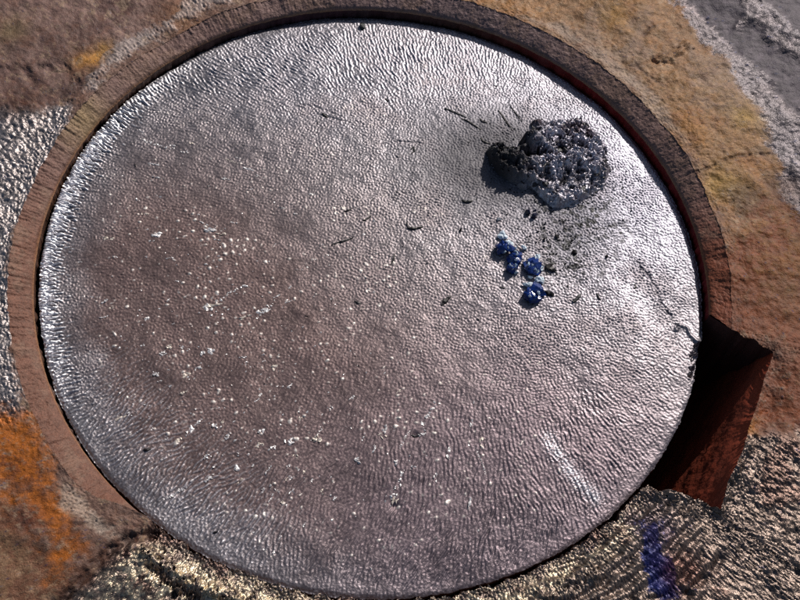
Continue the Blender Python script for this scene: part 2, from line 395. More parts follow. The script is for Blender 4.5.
Z = TOP + 0.005 * nA + 0.0014 * nC + 0.0002 * nD
lowv = np.tile(lowmask, NR)
Z = Z + 0.00028 * nP + 0.00022 * nP2 + 0.0002 * nD 
Z = Z + leftglint * (0.0013 * nP3 + 0.0010 * nP)
Z = Z + steel * (1 - plate) * (0.002 + 0.0007 * nP + 0.0006 * nP2 + 0.0003 * nD + 0.0006 * tan_str) - plate * 0.004
Z = Z + bottom * (0.004 * nC * 0.6 + 0.0009 * nP3 + 0.0010 * nP + 0.0005 * nP2) * (1 - 0.5 * ridge) + ridge * (0.0060 * np.sin(2 * math.pi * (np.hypot(X - BCX, Y - BCY) - BR) / 0.040 + 0.8 * nC + 0.5 * nA) + 0.0008 * tan_str + 0.003)
Z = Z + crackle * (0.0012 * rad_str + 0.001 * nP)
Z = Z + paleband * (0.006 + 0.0008 * rad_str)
# upper left: a shallow ledge, two bright dents, a crease
Z = Z - 0.007 * reg([(-60, 66), (40, 66), (62, 64), (84, 84), (70, 104), (30, 108), (-60, 122)], 0.018, 0.008)
Z = Z + 0.006 * ln([(16, 70), (22, 80), (32, 92)], 0.016) + 0.005 * ln([(34, 68), (42, 78), (52, 88)], 0.016)
Z = Z + 0.012 * ln([(668, 60), (680, 52), (688, 44)], 0.012, 0.006) - 0.012 * ln([(655, 60), (668, 62), (676, 56)], 0.010, 0.006)
# cracks and seams
Z = Z - 0.005 * ln([(683, 176), (692, 173), (706, 169), (718, 163), (730, 158), (745, 155), (768, 154)], 0.0045) \
      - 0.003 * ln([(636, 66), (650, 76), (666, 88)], 0.005) - 0.004 * ln([(644, 36), (648, 30), (653, 27)], 0.006)
Z = Z - 0.016 * ln([(56, 606), (70, 590), (90, 572), (108, 552), (128, 539), (150, 532)], 0.014, 0.003)
Z = Z - 0.012 * ln([(634, 600), (690, 592), (712, 575), (722, 556)], 0.008) * 0.7
Z = Z + 0.020 * ln([(146, 552), (160, 562), (186, 580), (215, 592), (250, 606)], 0.016, 0.010) - 0.016 * ln([(150, 566), (172, 584), (200, 602)], 0.010, 0.008)
Z = Z + 0.016 * ln([(546, 596), (566, 584), (590, 572)], 0.020, 0.008) + 0.010 * ln([(650, 488), (676, 492)], 0.02)
Z = Z + 0.018 * ln([(748, 442), (738, 462), (728, 482), (719, 508)], 0.014, 0.004)
# the bore edge lies lower than the flange where there is no bevel
dr = np.hypot(X - BCX, Y - BCY) - BR
tj = np.repeat(t, M)
Z = Z - (TOP - RIM) * np.exp(-(np.maximum(dr, 0) / 0.07) ** 2) * sst(0.0, 1.0, np.tile(np.r_[np.zeros(len(bev_out) - 1), sst(0, 30, np.arange(len(low_in) - 1)), sst(64, 0, np.arange(len(nt) - 1))], NR) + 0 * tj)
# the lip of the notch sinks a little on its open right side
Z = Z - 0.02 * reg([(770, 352), (762, 400), (750, 432), (772, 425), (782, 400), (786, 362)], 0.05, 0.002)
Z = Z - 0.5 * sst(2.6, 2.7, R2) ** 2
Zi = Z.reshape(NR, M)

col = np.broadcast_to(lin(120, 92, 80), (len(X), 3))
col = mix(col, lin(128, 100, 92), 0.8 * upleft)
col = mix(col, lin(92, 66, 58), 0.55 * upleft * sst(0.2, 1.4, nB + 0.5 * nC))
col = mix(col, lin(150, 112, 78), 0.9 * tan)
col = mix(col, lin(166, 110, 52), 0.55 * tan * sst(0.3, 1.5, nB + 0.6 * nC))
col = mix(col, lin(150, 128, 112), 0.55 * tan * sst(0.5, 1.6, -nB + 0.5 * nC))
col = mix(col, lin(122, 64, 34), 0.95 * redb)
col = mix(col, lin(128, 82, 42), 0.55 * redb * sst(0.4, 1.5, nD + nC))
col = mix(col, lin(168, 160, 158), 0.8 * leftglint)
col = mix(col, lin(98, 94, 100), 0.9 * steel)
col = mix(col, lin(92, 82, 88), 0.9 * plate)
for px, r, c, k in (((92, 58), 0.050, (190, 130, 40), 0.75), ((104, 46), 0.03, (190, 140, 60), 0.5), ((180, 14), 0.07, (180, 120, 60), 0.5), ((10, 30), 0.06, (140, 120, 60), 0.4),
                    ((120, 4), 0.04, (62, 30, 26), 0.7), ((18, 44), 0.05, (70, 50, 46), 0.5), ((104, 24), 0.04, (84, 56, 52), 0.5), ((70, 90), 0.035, (50, 34, 30), 0.7), ((20, 104), 0.07, (70, 36, 24), 0.7),
                    ((612, 16), 0.06, (190, 140, 50), 0.5), ((540, 12), 0.06, (176, 128, 80), 0.5), ((744, 118), 0.05, (186, 150, 50), 0.5), ((726, 185), 0.06, (176, 140, 50), 0.5),
                    ((740, 196), 0.05, (70, 46, 36), 0.7), ((786, 190), 0.06, (80, 56, 44), 0.6), ((790, 290), 0.08, (130, 92, 60), 0.5), ((748, 424), 0.03, (176, 110, 34), 0.7)):
    col = mix(col, lin(*c), k * spot(px, r, TOP, rag=0.012, base=(X, Y)))
col = mix(col, lin(172, 158, 152), 0.7 * paleband)
col = mix(col, lin(168, 148, 134), 0.6 * rimpale)
low_l = reg([(-60, 470), (14, 500), (36, 530), (60, 558), (84, 568), (60, 606), (20, 660), (-80, 660)], 0.03, 0.02)
col = mix(col, lin(118, 78, 56), 0.85 * low_l)
col = mix(col, lin(150, 120, 90), 0.5 * low_l * sst(0.3, 1.5, nC + nD))
col = mix(col, lin(168, 92, 20), 0.92 * ochre)
col = mix(col, lin(96, 46, 20), 0.75 * ochre * sst(0.0, 1.6, nC + 0.7 * nD))
col = mix(col, lin(84, 40, 30), 0.8 * spot((27, 520), 0.04, TOP, rag=0.01, base=(X, Y)))
col = mix(col, lin(168, 150, 136), 0.8 * crackle)
col = mix(col, lin(122, 108, 100), 0.9 * bottom)
col = mix(col, lin(100, 74, 66), 0.6 * bottom * sst(0.3, 1.5, nB + nC))
col = mix(col, lin(216, 198, 170), 0.9 * cream * sst(-1.0, 0.8, nD + 0.5 * nC))
col = mix(col, lin(22, 36, 92), 0.97 * blue)
col = mix(col, lin(60, 50, 84), 0.6 * spot((652, 530), 0.05, TOP, rag=0.012, base=(X, Y)))
col = mix(col, lin(92, 48, 40), 0.6 * spot((688, 570), 0.06, TOP, rag=0.014, base=(X, Y)))
col = mix(col, lin(52, 32, 28), 0.7 * np.clip(ln([(56, 606), (90, 572), (128, 539), (150, 532)], 0.018, 0.01) + ln([(683, 176), (706, 169), (730, 158), (768, 154)], 0.006) +
                                             ln([(636, 66), (650, 76), (666, 88)], 0.005) + ln([(644, 36), (648, 30), (653, 27)], 0.008), 0, 1))
rust = (1 - bottom) * (1 - steel) * (1 - leftglint)
col = mix(col, lin(92, 58, 40), 0.45 * rust * sst(0.3, 1.8, nE + 0.5 * nC))
col = mix(col, lin(176, 150, 120), 0.35 * rust * (1 - 0.8 * redb) * sst(0.6, 2.0, nD - 0.4 * nC))
col = mix(col, lin(150, 104, 40), 0.30 * rust * tan * sst(0.5, 1.6, -nE + nA))
col = col * (1 + 0.12 * nE[:, None]).clip(0.6, 1.4)
m_ = 0.06 + 0.65 * leftglint + 0.4 * steel * (1 - plate) + 0.68 * bottom + 0.15 * paleband - 0.2 * ochre - 0.2 * redb - 0.45 * blue
r_ = 0.60 - 0.22 * leftglint - 0.16 * steel * (1 - plate) - 0.27 * bottom - 0.08 * paleband + 0.12 * ochre
mesh_obj('flange', np.c_[X, Y, Z], grid_faces(NR, M, True)[:, ::-1], M_house, house,
         attrs={'pigment': np.clip(col, 0, 1), 'finish': np.c_[np.clip(r_, 0.3, 0.8), np.clip(m_, 0, 1), r_ * 0]})

# the bevel
NB = 26
bt = np.linspace(0, 1, NB)
zi_out = Zi[0, :len(bev_out) - 1]; zi_out = np.r_[zi_out, zi_out[-1]]
BX = bev_in[None] * (1 - bt)[:, None, None] + (bev_out + bev_dir * 0.002)[None] * bt[:, None, None]
bx_, by_ = BX[..., 0].ravel(), BX[..., 1].ravel()
ba = np.arctan2(by_, bx_)
zb = (RIM + (zi_out[None] - 0.001 - RIM) * bt[:, None] ** 0.8)
zb = zb - 0.006 * np.clip(1 - bt[:, None] / 0.12, 0, 1) ** 2
zb = zb.ravel() + 0.0004 * smp(PEB2, bx_, by_) + 0.0009 * smp(F_D, bx_, by_) + 0.00025 * flow(ba, bx_, by_)
deg = np.degrees(ba) % 360
bn = smp(F_C, bx_, by_)
cb = np.broadcast_to(lin(122, 94, 86), (len(bx_), 3))
cb = mix(cb, lin(118, 98, 98), 0.8 * np.exp(-((deg - 85) / 35) ** 2))
cb = mix(cb, lin(112, 74, 58), 0.9 * sst(160, 190, deg) * sst(320, 300, deg))
cb = mix(cb, lin(122, 64, 40), 0.92 * sst(30, 10, np.where(deg > 300, deg - 360, deg)))
cb = mix(cb, lin(128, 100, 84), 0.5 * sst(0.2, 1.4, bn + 0.6 * smp(F_E, bx_, by_)))
cb = mix(cb, lin(150, 128, 84), 0.5 * np.exp(-((deg - 162) / 5) ** 2))
cb = mix(cb, lin(168, 120, 80), 0.6 * np.exp(-((np.tile(np.repeat(0, 1), len(bx_)) + np.repeat(bt, len(bev_a))) / 0.04) ** 2))
mesh_obj('bevel', np.c_[bx_, by_, zb], grid_faces(NB, len(bev_a))[:, ::-1], M_house, house,
         attrs={'pigment': cb, 'finish': np.c_[0.58 + 0 * bx_, 0.12 + 0 * bx_, 0 * bx_]})

# bore wall: under the bevel and under the lower edge
def wall(name, P, ztop, mat, zbot=FLOOR, rows=10, out=None):
    P = np.asarray(P); n = len(P); tt = np.linspace(0, 1, rows) ** 1.6
    z = ztop[None] * (1 - tt)[:, None] + zbot * tt[:, None]
    x = np.repeat(P[None, :, 0], rows, 0); y = np.repeat(P[None, :, 1], rows, 0)
    dn = smp(F_D, x * 0.7 + z, y * 0.7 - z) * 0.003 * (tt > 0)[:, None]
    l = np.hypot(x, y); x = x * (1 + dn / l); y = y * (1 + dn / l)
    at_ = None
    if mat is M_wall:
        dg = (np.degrees(np.arctan2(y, x)).ravel()) % 360
        c_ = np.broadcast_to(lin(84, 56, 42), (len(dg), 3))
        c_ = mix(c_, lin(124, 28, 24), np.clip(sst(92, 55, dg) + sst(345, 355, dg), 0, 1))
        c_ = mix(c_, lin(70, 40, 46), np.exp(-((dg - 112) / 26) ** 2))
        at_ = {'pigment': c_, 'finish': np.c_[0.6 + 0 * dg, 0.1 + 0 * dg, 0 * dg]}
    return mesh_obj(name, np.c_[x.ravel(), y.ravel(), z.ravel()], grid_faces(rows, n), mat, house, attrs=at_)
zb_in = zb.reshape(NB, -1)[0]
bw = np.vstack([bev_in, low_in[1:]])
zl = Zi[0, len(bev_out) - 1:len(bev_out) + len(low_in) - 2]
wall('bore_wall', bw, np.r_[zb_in, zl], M_wall)
# notch: an upright wall along its upper and lower edges, a steep red slope along its right side
ntz = Zi[0, -(len(nt) - 1):][::-1]; ntz = np.r_[Zi[0, 0], ntz[1:], zl[-1]]
cut = resample(np.vstack([bev_in[:1], bev_out[:1]]), 0.006)
cz = np.linspace(zb_in[0], zb.reshape(NB, -1)[-1][0], len(cut))
kc = int(np.argmin(np.hypot(*(nt - at([(775, 351)], TOP)[0]).T))); ke = int(np.argmin(np.hypot(*(nt - at([(719, 511)], TOP)[0]).T)))
M_pit = material('pit_shade', tuple(lin(62, 28, 22)), 0.0, 0.75, bump=((500, 0.0003, 'n'),), var=0.3, varscale=160)  # darker than the bore, so the notch's shade is in the colour
wall('notch_wall', np.vstack([cut[:-1], nt[:kc + 1]])[::-1], np.r_[cz[:-1], ntz[:kc + 1]][::-1], M_pit)
wall('notch_wall', nt[ke:][::-1], ntz[ke:][::-1], M_pit)
M_ramp = material('red_oxide', tuple(lin(152, 62, 34)), 0.0, 0.75, bump=((260, 0.0003, 'n'), (1200, 0.0001, 'n')), var=0.45, varscale=140)
edge = nt[kc:ke + 1]; ez = ntz[kc:ke + 1]
D_ = edge[-1] - edge[0]; D_ = D_ / np.hypot(*D_); pr = np.array([D_[1], -D_[0]])
ext = np.linspace(0.22, 0.004, 20)
e0 = edge[0] - D_ * ext[:, None]; e1 = edge[-1] + D_ * ext[::-1, None]
edge = np.vstack([e0, edge, e1]); ez = np.r_[ez[0] - 0.02 - 0.2 * ext, ez, ez[-1] - 0.02 - 0.2 * ext[::-1]]
RR = 90; dt = np.linspace(0, 0.70, RR)
SLP = math.radians(73.5)
line = edge[0][None] + (edge[-1] - edge[0])[None] * np.linspace(0, 1, len(edge))[:, None]
sm = sst(0.0, 0.10, dt)[:, None]
exs, eys = edge[None, :, 0] * (1 - sm) + line[None, :, 0] * sm, edge[None, :, 1] * (1 - sm) + line[None, :, 1] * sm
rX = exs + pr[0] * math.cos(SLP) * dt[:, None]; rY = eys + pr[1] * math.cos(SLP) * dt[:, None]
ezs = np.convolve(np.pad(ez, 20, 'edge'), np.ones(41) / 41, 'valid')
rZ = ez[None] * (1 - sm) + ezs[None] * sm - math.sin(SLP) * dt[:, None]
rn = (0.0012 * smp(F_C, rX + rZ, rY - rZ) + 0.0002 * smp(F_D, rX + rZ, rY - rZ)) * sst(0, 0.03, dt)[:, None]
rX = rX + pr[0] * rn; rY = rY + pr[1] * rn
mesh_obj('notch_slope', np.c_[rX.ravel(), rY.ravel(), rZ.ravel()], grid_faces(RR, len(edge)), M_ramp, house)
# closed underside
ug = np.linspace(0, 2 * math.pi, 96, endpoint=False)
UV = np.vstack([np.c_[RO * np.cos(ug), RO * np.sin(ug), 0 * ug + FLOOR], [[0, 0, FLOOR]]])
mesh_obj('base', UV, [(i, (i + 1) % 96, 96) for i in range(96)], M_pit, house)
bo = np.arange(M)
OV = np.vstack([np.c_[outer, Zi[-1]], np.c_[outer * 1.001, 0 * ia + FLOOR]])
mesh_obj('outer_wall', OV, grid_faces(2, M, True), M_pit, house)

# ------------------------------------------------------------------ the charred lump
foot = at([(491, 152), (500, 146), (512, 149), (524, 151), (527, 141), (532, 131), (540, 123), (552, 119), (567, 118), (580, 121), (592, 129), (603, 141), (607, 155), (605, 170), (600, 184), (590, 196), (574, 202), (556, 202), (545, 194), (538, 186), (530, 183), (517, 180), (504, 175), (495, 166)], 0.03)
lo, hi = foot.min(0) - 0.03, foot.max(0) + 0.03
LX, LY = np.meshgrid(np.linspace(lo[0], hi[0], 230), np.linspace(lo[1], hi[1], 190))
LN1 = smp(LMP1, LX + 0.4, LY); LN2 = smp(LMP2, LX + 0.3, LY); LN3 = smp(LMP3, LX, LY + 0.5); LN4 = smp(PEB, LX, LY + 0.7); LN5 = smp(PEB3, LX, LY + 0.2)
sd = poly_sd(LX, LY, foot) - 0.010 + 0.006 * LN1 + 0.004 * LN2
ins = np.clip(-sd, 0, None)
lp = at([(556, 150)], 0.05)[0]
dome = np.exp(-(((LX - lp[0]) / 0.17) ** 2 + ((LY - lp[1]) / 0.14) ** 2))
left = sst(lp[0] - 0.02, lp[0] - 0.14, LX)
fadeR = sst(0.02, 0.16, (LX - lp[0]) * 0.45 - (LY - lp[1]))                # thins out to the lower right
hl = (1 - np.exp(-ins / 0.012)) * (0.010 + 0.034 * dome * (1 - 0.7 * fadeR) + 0.034 * left)
crag = 0.0016 * LN2 * (1 - 0.5 * fadeR) + 0.008 * np.abs(LN1) + 0.0105 * LN3 * (1 - 0.35 * fadeR) - 0.012 * np.exp(-(LN1 / 0.10) ** 2) + 0.0008 * LN5 + 0.0008 * LN4
hl = hl + crag * sst(0, 0.02, ins)
# hollow on the left shoulder
hp = at([(527, 153)], 0.04)[0]; hl = hl - 0.045 * np.exp(-(((LX - hp[0]) / 0.035) ** 2 + ((LY - hp[1]) / 0.018) ** 2))
base_h = disc_h(LX, LY)
LZ = np.where(sd < 0, base_h + np.maximum(hl, 0.0005), base_h - 0.012)
cl = np.broadcast_to(lin(84, 79, 88), LX.shape + (3,))
cl = mix(cl, lin(206, 200, 210), 0.9 * sst(-0.9, 0.8, LN3 + 0.5 * LN4) * (1 - left))
cl = mix(cl, lin(64, 26, 36), 0.6 * sst(0.9, 1.7, -LN1 + 0.4 * LN5))
cl = mix(cl, lin(22, 18, 22), 0.9 * np.clip(left + sst(0.7, 1.5, -LN3 + 0.3 * LN5), 0, 1))  # shade in the crevices and on the left side painted black
cl = mix(cl, lin(170, 165, 172), 0.6 * fadeR)
lr = 0.42 + 0.25 * left
fl = grid_faces(*LX.shape)
keep = (sd.ravel()[fl] < 0.012).any(1)
used = np.unique(fl[keep]); remap = -np.ones(LX.size, int); remap[used] = np.arange(len(used))
lump = empty('charred_lump', (lp[0], lp[1], float(disc_h(*lp))))
mesh_obj('crust', np.c_[LX.ravel(), LY.ravel(), LZ.ravel()][used], remap[fl[keep]], M_char, lump,
                attrs={'pigment': cl.reshape(-1, 3)[used], 'finish': np.c_[lr.ravel()[used], (0.75 * (1 - left)).ravel()[used], 0 * lr.ravel()[used]]})
tag(lump, 'craggy black charred lump stuck on the upper right of the grey disc', 'charred lump')

LUMP_Z = (lo, hi, LZ)
# ------------------------------------------------------------------ loose bits on the disc
def hull(pts):
    bm = bmesh.new()
    for p in pts: bm.verts.new(p)
    r = bmesh.ops.convex_hull(bm, input=bm.verts)
    dead = [g for g in r['geom_interior'] + r['geom_unused'] if isinstance(g, bmesh.types.BMVert)]
    bmesh.ops.delete(bm, geom=list(set(dead)), context='VERTS')
    bm.verts.index_update(); V = [tuple(v.co) for v in bm.verts]; Fc = [[v.index for v in f.verts] for f in bm.faces]; bm.free()
    return np.array(V), Fc

def chunk(rg, sx_, sy_, sz_, n=16):
    v = rg.standard_normal((n, 3)); v /= np.linalg.norm(v, axis=1)[:, None]
    v *= rg.uniform(0.75, 1.05, (n, 1)); return hull(v * np.array([sx_, sy_, sz_]))

# broken plates standing out of the crust
M_plate = material('char_plate', tuple(lin(118, 113, 124)), 0.6, 0.38, bump=((1300, 0.0003, 'n'),), var=0.5, varscale=500)
M_black = material('char_black', tuple(lin(30, 26, 31)), 0.1, 0.4, bump=((1300, 0.0003, 'n'),), var=0.4, varscale=500)
rs = np.random.default_rng(77); done = 0
while done < 120:
    i_, j_ = rs.integers(6, LX.shape[0] - 6), rs.integers(6, LX.shape[1] - 6)
    if sd[i_, j_] > -0.008: continue
    s_ = rs.uniform(0.006, 0.013) if rs.random() < 0.8 else rs.uniform(0.013, 0.022); v, f = chunk(rs, s_, s_ * rs.uniform(0.5, 0.9), s_ * rs.uniform(0.25, 0.5), 10)
    a1, a2 = rs.uniform(0, 6.28), rs.normal() * 0.5
    v = v @ np.array(Matrix.Rotation(a2, 3, 'X') @ Matrix.Rotation(a1, 3, 'Z')) + [LX[i_, j_], LY[i_, j_], LZ[i_, j_] + 0.001]
    mesh_obj('shard', v, f, M_black if (rs.random() < 0.45 or left[i_, j_] > 0.4) else M_plate, lump, False); done += 1

ps = []
while len(ps) < 420:                                   # crumbs too fine to pick apart
    i_, j_ = rs.integers(3, LX.shape[0] - 3), rs.integers(3, LX.shape[1] - 3)
    if sd[i_, j_] > 0.004: continue
    s_ = rs.uniform(0.002, 0.0055); v, f = chunk(rs, s_, s_ * rs.uniform(0.5, 1), s_ * rs.uniform(0.4, 0.9), 7)
    ps.append((v + [LX[i_, j_], LY[i_, j_], max(LZ[i_, j_], base_h[i_, j_]) + 0.001], f))
def merge(parts):
    V, Fc, n = [], [], 0
    for v, f in parts:
        V.append(v); Fc += [[i + n for i in q] for q in f]; n += len(v)
    return np.vstack(V), Fc
for nm, m_c, sel in (('crumbs', M_black, ps[:210]), ('ash_crumbs', M_plate, ps[210:])):
    V, Fc = merge(sel); o = mesh_obj(nm, V, Fc, m_c, lump, False); o['kind'] = 'stuff'

def put(name, V, Fc, px, ang_, mat, parent=None, lift=0.0, smooth=False):
    p = at([px])[0]; z = float(disc_h(*p)); c, s = math.cos(ang_), math.sin(ang_)
    V = np.asarray(V); W = np.c_[c * V[:, 0] - s * V[:, 1] + p[0], s * V[:, 0] + c * V[:, 1] + p[1], V[:, 2] + z + lift]
    return mesh_obj(name, W, Fc, mat, parent, smooth, (p[0], p[1], z) if parent is None else (0, 0, 0) )

def merge(parts):
    V, Fc, n = [], [], 0
    for v, f in parts:
        V.append(v); Fc += [[i + n for i in q] for q in f]; n += len(v)
    return np.vstack(V), Fc

def sliver(name, pts, width, mat, height=0.008, head=0.0, seed=0, parent=None):
    """a thin tapering curl lying on the disc"""
    P = resample(at(pts), 0.006); n = len(P); rg = np.random.default_rng(seed)
    o = P[n // 2]; d = np.gradient(P, axis=0); d /= np.hypot(d[:, 0], d[:, 1])[:, None] + 1e-9; nrm = np.c_[-d[:, 1], d[:, 0]]
    tt = np.linspace(0, 1, n); wd = width * (0.35 + 0.65 * np.sin(np.pi * np.clip(tt * 0.9 + 0.06, 0, 1))) * rg.uniform(0.75, 1.2, n) + head * np.exp(-(tt / 0.15) ** 2)
    V = []; 
    for k in range(n):
        z = float(disc_h(*P[k])) + 0.0005; h = height * (0.5 + 0.5 * math.sin(math.pi * tt[k])) * rg.uniform(0.7, 1.2)
        for a_, b_ in ((-1, -0.002), (-0.5, h), (0.5, h * 0.9), (1, -0.002)):
            V.append((P[k][0] + nrm[k][0] * wd[k] * a_, P[k][1] + nrm[k][1] * wd[k] * a_, z + b_))
    V = np.array(V); Fc = []
    for k in range(n - 1):
        for j in range(4): Fc.append((k * 4 + j, k * 4 + (j + 1) % 4, k * 4 + 4 + (j + 1) % 4, k * 4 + 4 + j))
    Fc += [(3, 2, 1, 0), tuple((n - 1) * 4 + j for j in range(4))]
    return mesh_obj(name, V, Fc, mat, parent, False, (o[0], o[1], float(disc_h(*o))) if parent is None else (0, 0, 0))

# dark slivers and curls
SL = [
    ([(444, 111), (448, 112), (455, 115), (466, 120)], 0.0045, 0.006, 'thin dark sliver with a brown knob at its left end, above the painted shadow patch'),
    ([(461, 121), (468, 124), (474, 128), (481, 132)], 0.004, 0, 'thin dark sliver lying just below the one with a knob'),
    ([(498, 112), (503, 119), (512, 132)], 0.005, 0, 'straight black splinter at the upper left of the charred lump'),
    ([(510, 107), (515, 114), (522, 123)], 0.003, 0, 'faint short splinter nearest the top of the charred lump'),
    ([(480, 140), (483, 144), (490, 146)], 0.005, 0, 'short dark splinter at the left tip of the charred lump'),
    ([(479, 121), (482, 124), (487, 125)], 0.004, 0, 'tiny olive curl between the thin sliver and the black splinter'),
    ([(410, 153), (413, 150), (414, 154), (411, 157)], 0.005, 0, 'small black comma shaped curl left of the charred lump'),
    ([(385, 101), (388, 103)], 0.007, 0, 'dark speck at the head of a curved groove above the disc centre'),
    ([(322, 116), (325, 118), (328, 120)], 0.006, 0, 'small dark flake at the left end of a groove in the upper disc'),
    ([(461, 203), (465, 205), (472, 204)], 0.007, 0, 'dark grey flake below the painted shadow patch, left of the blue grains'),
    ([(343, 216), (348, 214), (352, 212)], 0.0035, 0, 'thin straight dark scratch like sliver above the disc centre'),
    ([(362, 225), (366, 223), (371, 219)], 0.0045, 0, 'broken dark speck right of the thin straight sliver'),
    ([(331, 249), (338, 246), (346, 244), (353, 241)], 0.0045, 0, 'long dark sliver near the disc centre, lowest of its three neighbours'),
    ([(406, 226), (408, 232), (416, 232), (422, 230)], 0.006, 0, 'black hooked flake right of the disc centre'),
    ([(394, 257), (393, 263), (390, 268)], 0.0045, 0, 'short upright dark flake below the black hooked flake'),
    ([(354, 304), (358, 306), (361, 307)], 0.005, 0, 'small dark flake alone below the disc centre'),
    ([(441, 308), (445, 303), (450, 299)], 0.009, 0, 'pointed grey brown flake below and left of the blue grains'),
    ([(634, 285), (636, 288), (633, 290)], 0.005, 0, 'small dark curl beside the crack on the right of the disc'),
    ([(572, 304), (576, 301), (580, 296)], 0.009, 0, 'dark grey crumb lying right of the lowest blue grain'),
    ([(596, 295), (598, 300), (600, 302)], 0.004, 0, 'thin hooked black crumb farthest right of the blue grains'),
    ([(499, 290), (504, 291)], 0.006, 0, 'black speck just left of the lowest blue grain'),
    ([(411, 437), (415, 438), (419, 437)], 0.005, 0, 'dark red chip at the foot of the bluish streak in the lower disc'),
    ([(144, 450), (147, 451), (151, 450)], 0.008, 0, 'black fleck near the lower left edge of the disc'),
    ([(135, 165), (136, 168)], 0.006, 0, 'tiny black speck in the brown upper left of the disc'),
    ([(213, 533), (218, 532)], 0.005, 0, 'small dark fleck near the bottom left rim of the disc'),
]
for k, (P, wd, hd_, lab) in enumerate(SL):
    o = sliver('dark_flake', P, wd * 0.85, M_flake if k % 3 else M_soot, 0.003 if wd < 0.006 else 0.005, hd_ * 0.7, 100 + k)
    tag(o, lab, 'flake', 'dark flakes on the disc')
rg = np.random.default_rng(21)
V, Fc = merge([chunk(rg, 0.013, 0.015, 0.012, 20)])
tag(put('black_crumb', V, Fc, (362, 27), 0.3, M_soot, lift=0.004), 'small black crumb by the top rim of the disc', 'crumb')
V, Fc = merge([(chunk(rg, 0.012, 0.011, 0.010)[0] + [-0.014, 0.008, 0.004], None)]) if False else merge([chunk(rg, 0.016, 0.012, 0.012, 18)])
v2, f2 = chunk(rg, 0.011, 0.012, 0.012, 14); v3, f3 = chunk(rg, 0.008, 0.007, 0.009, 12)
V, Fc = merge([(V, Fc), (v2 + [-0.018, 0.014, 0], f2), (v3 + [0.006, 0.020, 0], f3)])
tag(put('ink_crystal', V, Fc, (533, 219), 0.2, M_inkblue, lift=0.004), 'blue black crystal cluster between the charred lump and the blue grains', 'crystal')
V, Fc = chunk(rg, 0.010, 0.007, 0.007, 12)
chipo = put('metal_chip', V, Fc, (498, 222), 0.4, M_bright, lift=0.003)
tag(chipo, 'tiny bright metal chip above the topmost blue grain', 'chip')

# blue grains, each with its frost
BLUE = [((502, 253), 0.019, 0.020, 'topmost blue crystal grain, its upper side frosted white', [((502, 239), 0.011, 0.013), ((508, 247), 0.010, 0.009)]),
        ((517, 262), 0.022, 0.022, 'clear mid blue crystal grain second from the top', [((523, 252), 0.007, 0.005)]),
        ((511, 272), 0.014, 0.013, 'small dark blue crystal crumb at the left of the blue grains', [((515, 276), 0.005, 0.004)]),
        ((532, 272), 0.022, 0.024, 'speckled blue and white crystal grain beside the dark crumbs', [((536, 262), 0.007, 0.012), ((529, 281), 0.006, 0.005), ((540, 272), 0.005, 0.007), ((526, 270), 0.004, 0.006)]),
        ((532, 297), 0.030, 0.022, 'deepest blue and lowest crystal grain, capped with white frost', [((526, 289), 0.011, 0.008), ((538, 284), 0.013, 0.010)])]
for k, (px, a_, b_, lab, fr) in enumerate(BLUE):
    p = at([px])[0]; root = empty('blue_crystal', (p[0], p[1], float(disc_h(*p))))
    tag(root, lab, 'crystal', 'blue crystal grains')
    parts = []
    for q in range(9):
        an = rg.uniform(0, 6.28); rad = rg.uniform(0.0, 0.8); s_ = rg.uniform(0.35, 0.6)
        v, f = chunk(rg, a_ * s_ * 2.1, b_ * s_ * 2.1, 0.018 * rg.uniform(0.7, 1.2), 12)
        parts.append((v + [math.cos(an) * rad * a_, math.sin(an) * rad * b_, 0.006], f))
    V, Fc = merge(parts); put('crystal', V, Fc, px, rg.uniform(-0.3, 0.3), M_blue, root, 0.002)
    fr = fr + [((px[0] + rg.normal() * a_ * 200, px[1] + rg.normal() * b_ * 180), 0.0035, 0.003) for q in range(5)]
    for (fp, fa, fb) in fr:
        ps = []
        for q in range(7):
            v, f = chunk(rg, fa * rg.uniform(0.7, 1.2), fb * rg.uniform(0.7, 1.2), 0.007, 10)
            ps.append((v + [rg.uniform(-0.7, 0.7) * fa, rg.uniform(-0.7, 0.7) * fb, rg.uniform(0, 0.006)], f))
        on = np.hypot((fp[0] - px[0]) / (a_ * 331), (fp[1] - px[1]) / (b_ * 331)) < 0.9
        V, Fc = merge(ps); put('frost', V, Fc, fp, 0, M_frost, root, 0.017 if on else 0.003)

# dark crumbs beside the blue grains
CR = [((549, 271), 0.020, 0.022, 'largest dark grey crumb, right of the speckled blue grain'), ((549, 297), 0.014, 0.022, 'grey crumb leaning on the right of the lowest blue grain'),
      ((556, 239), 0.014, 0.008, 'brown grey crumb right of the topmost blue grain'), ((573, 254), 0.014, 0.012, 'black crumb in the soot specks below the charred lump'),
      ((544, 243), 0.009, 0.005, 'small flat dark crumb left of the brown grey crumb'), ((606, 258), 0.007, 0.006, 'lone black speck right of the soot specks'), ((460, 233), 0.006, 0.004, 'tiny dark speck left of the blue grains')]
for px, a_, b_, lab in CR:
    ps = []
    for q in range(5):
        v, f = chunk(rg, a_ * rg.uniform(0.4, 0.7), b_ * rg.uniform(0.4, 0.7), 0.008, 12)
        ps.append((v + [rg.uniform(-0.5, 0.5) * a_, rg.uniform(-0.5, 0.5) * b_, 0.001], f))
    V, Fc = merge(ps); tag(put('dark_crumb', V, Fc, px, rg.uniform(0, 3), M_flake, lift=0.001), lab, 'crumb', 'dark crumbs by the blue grains')

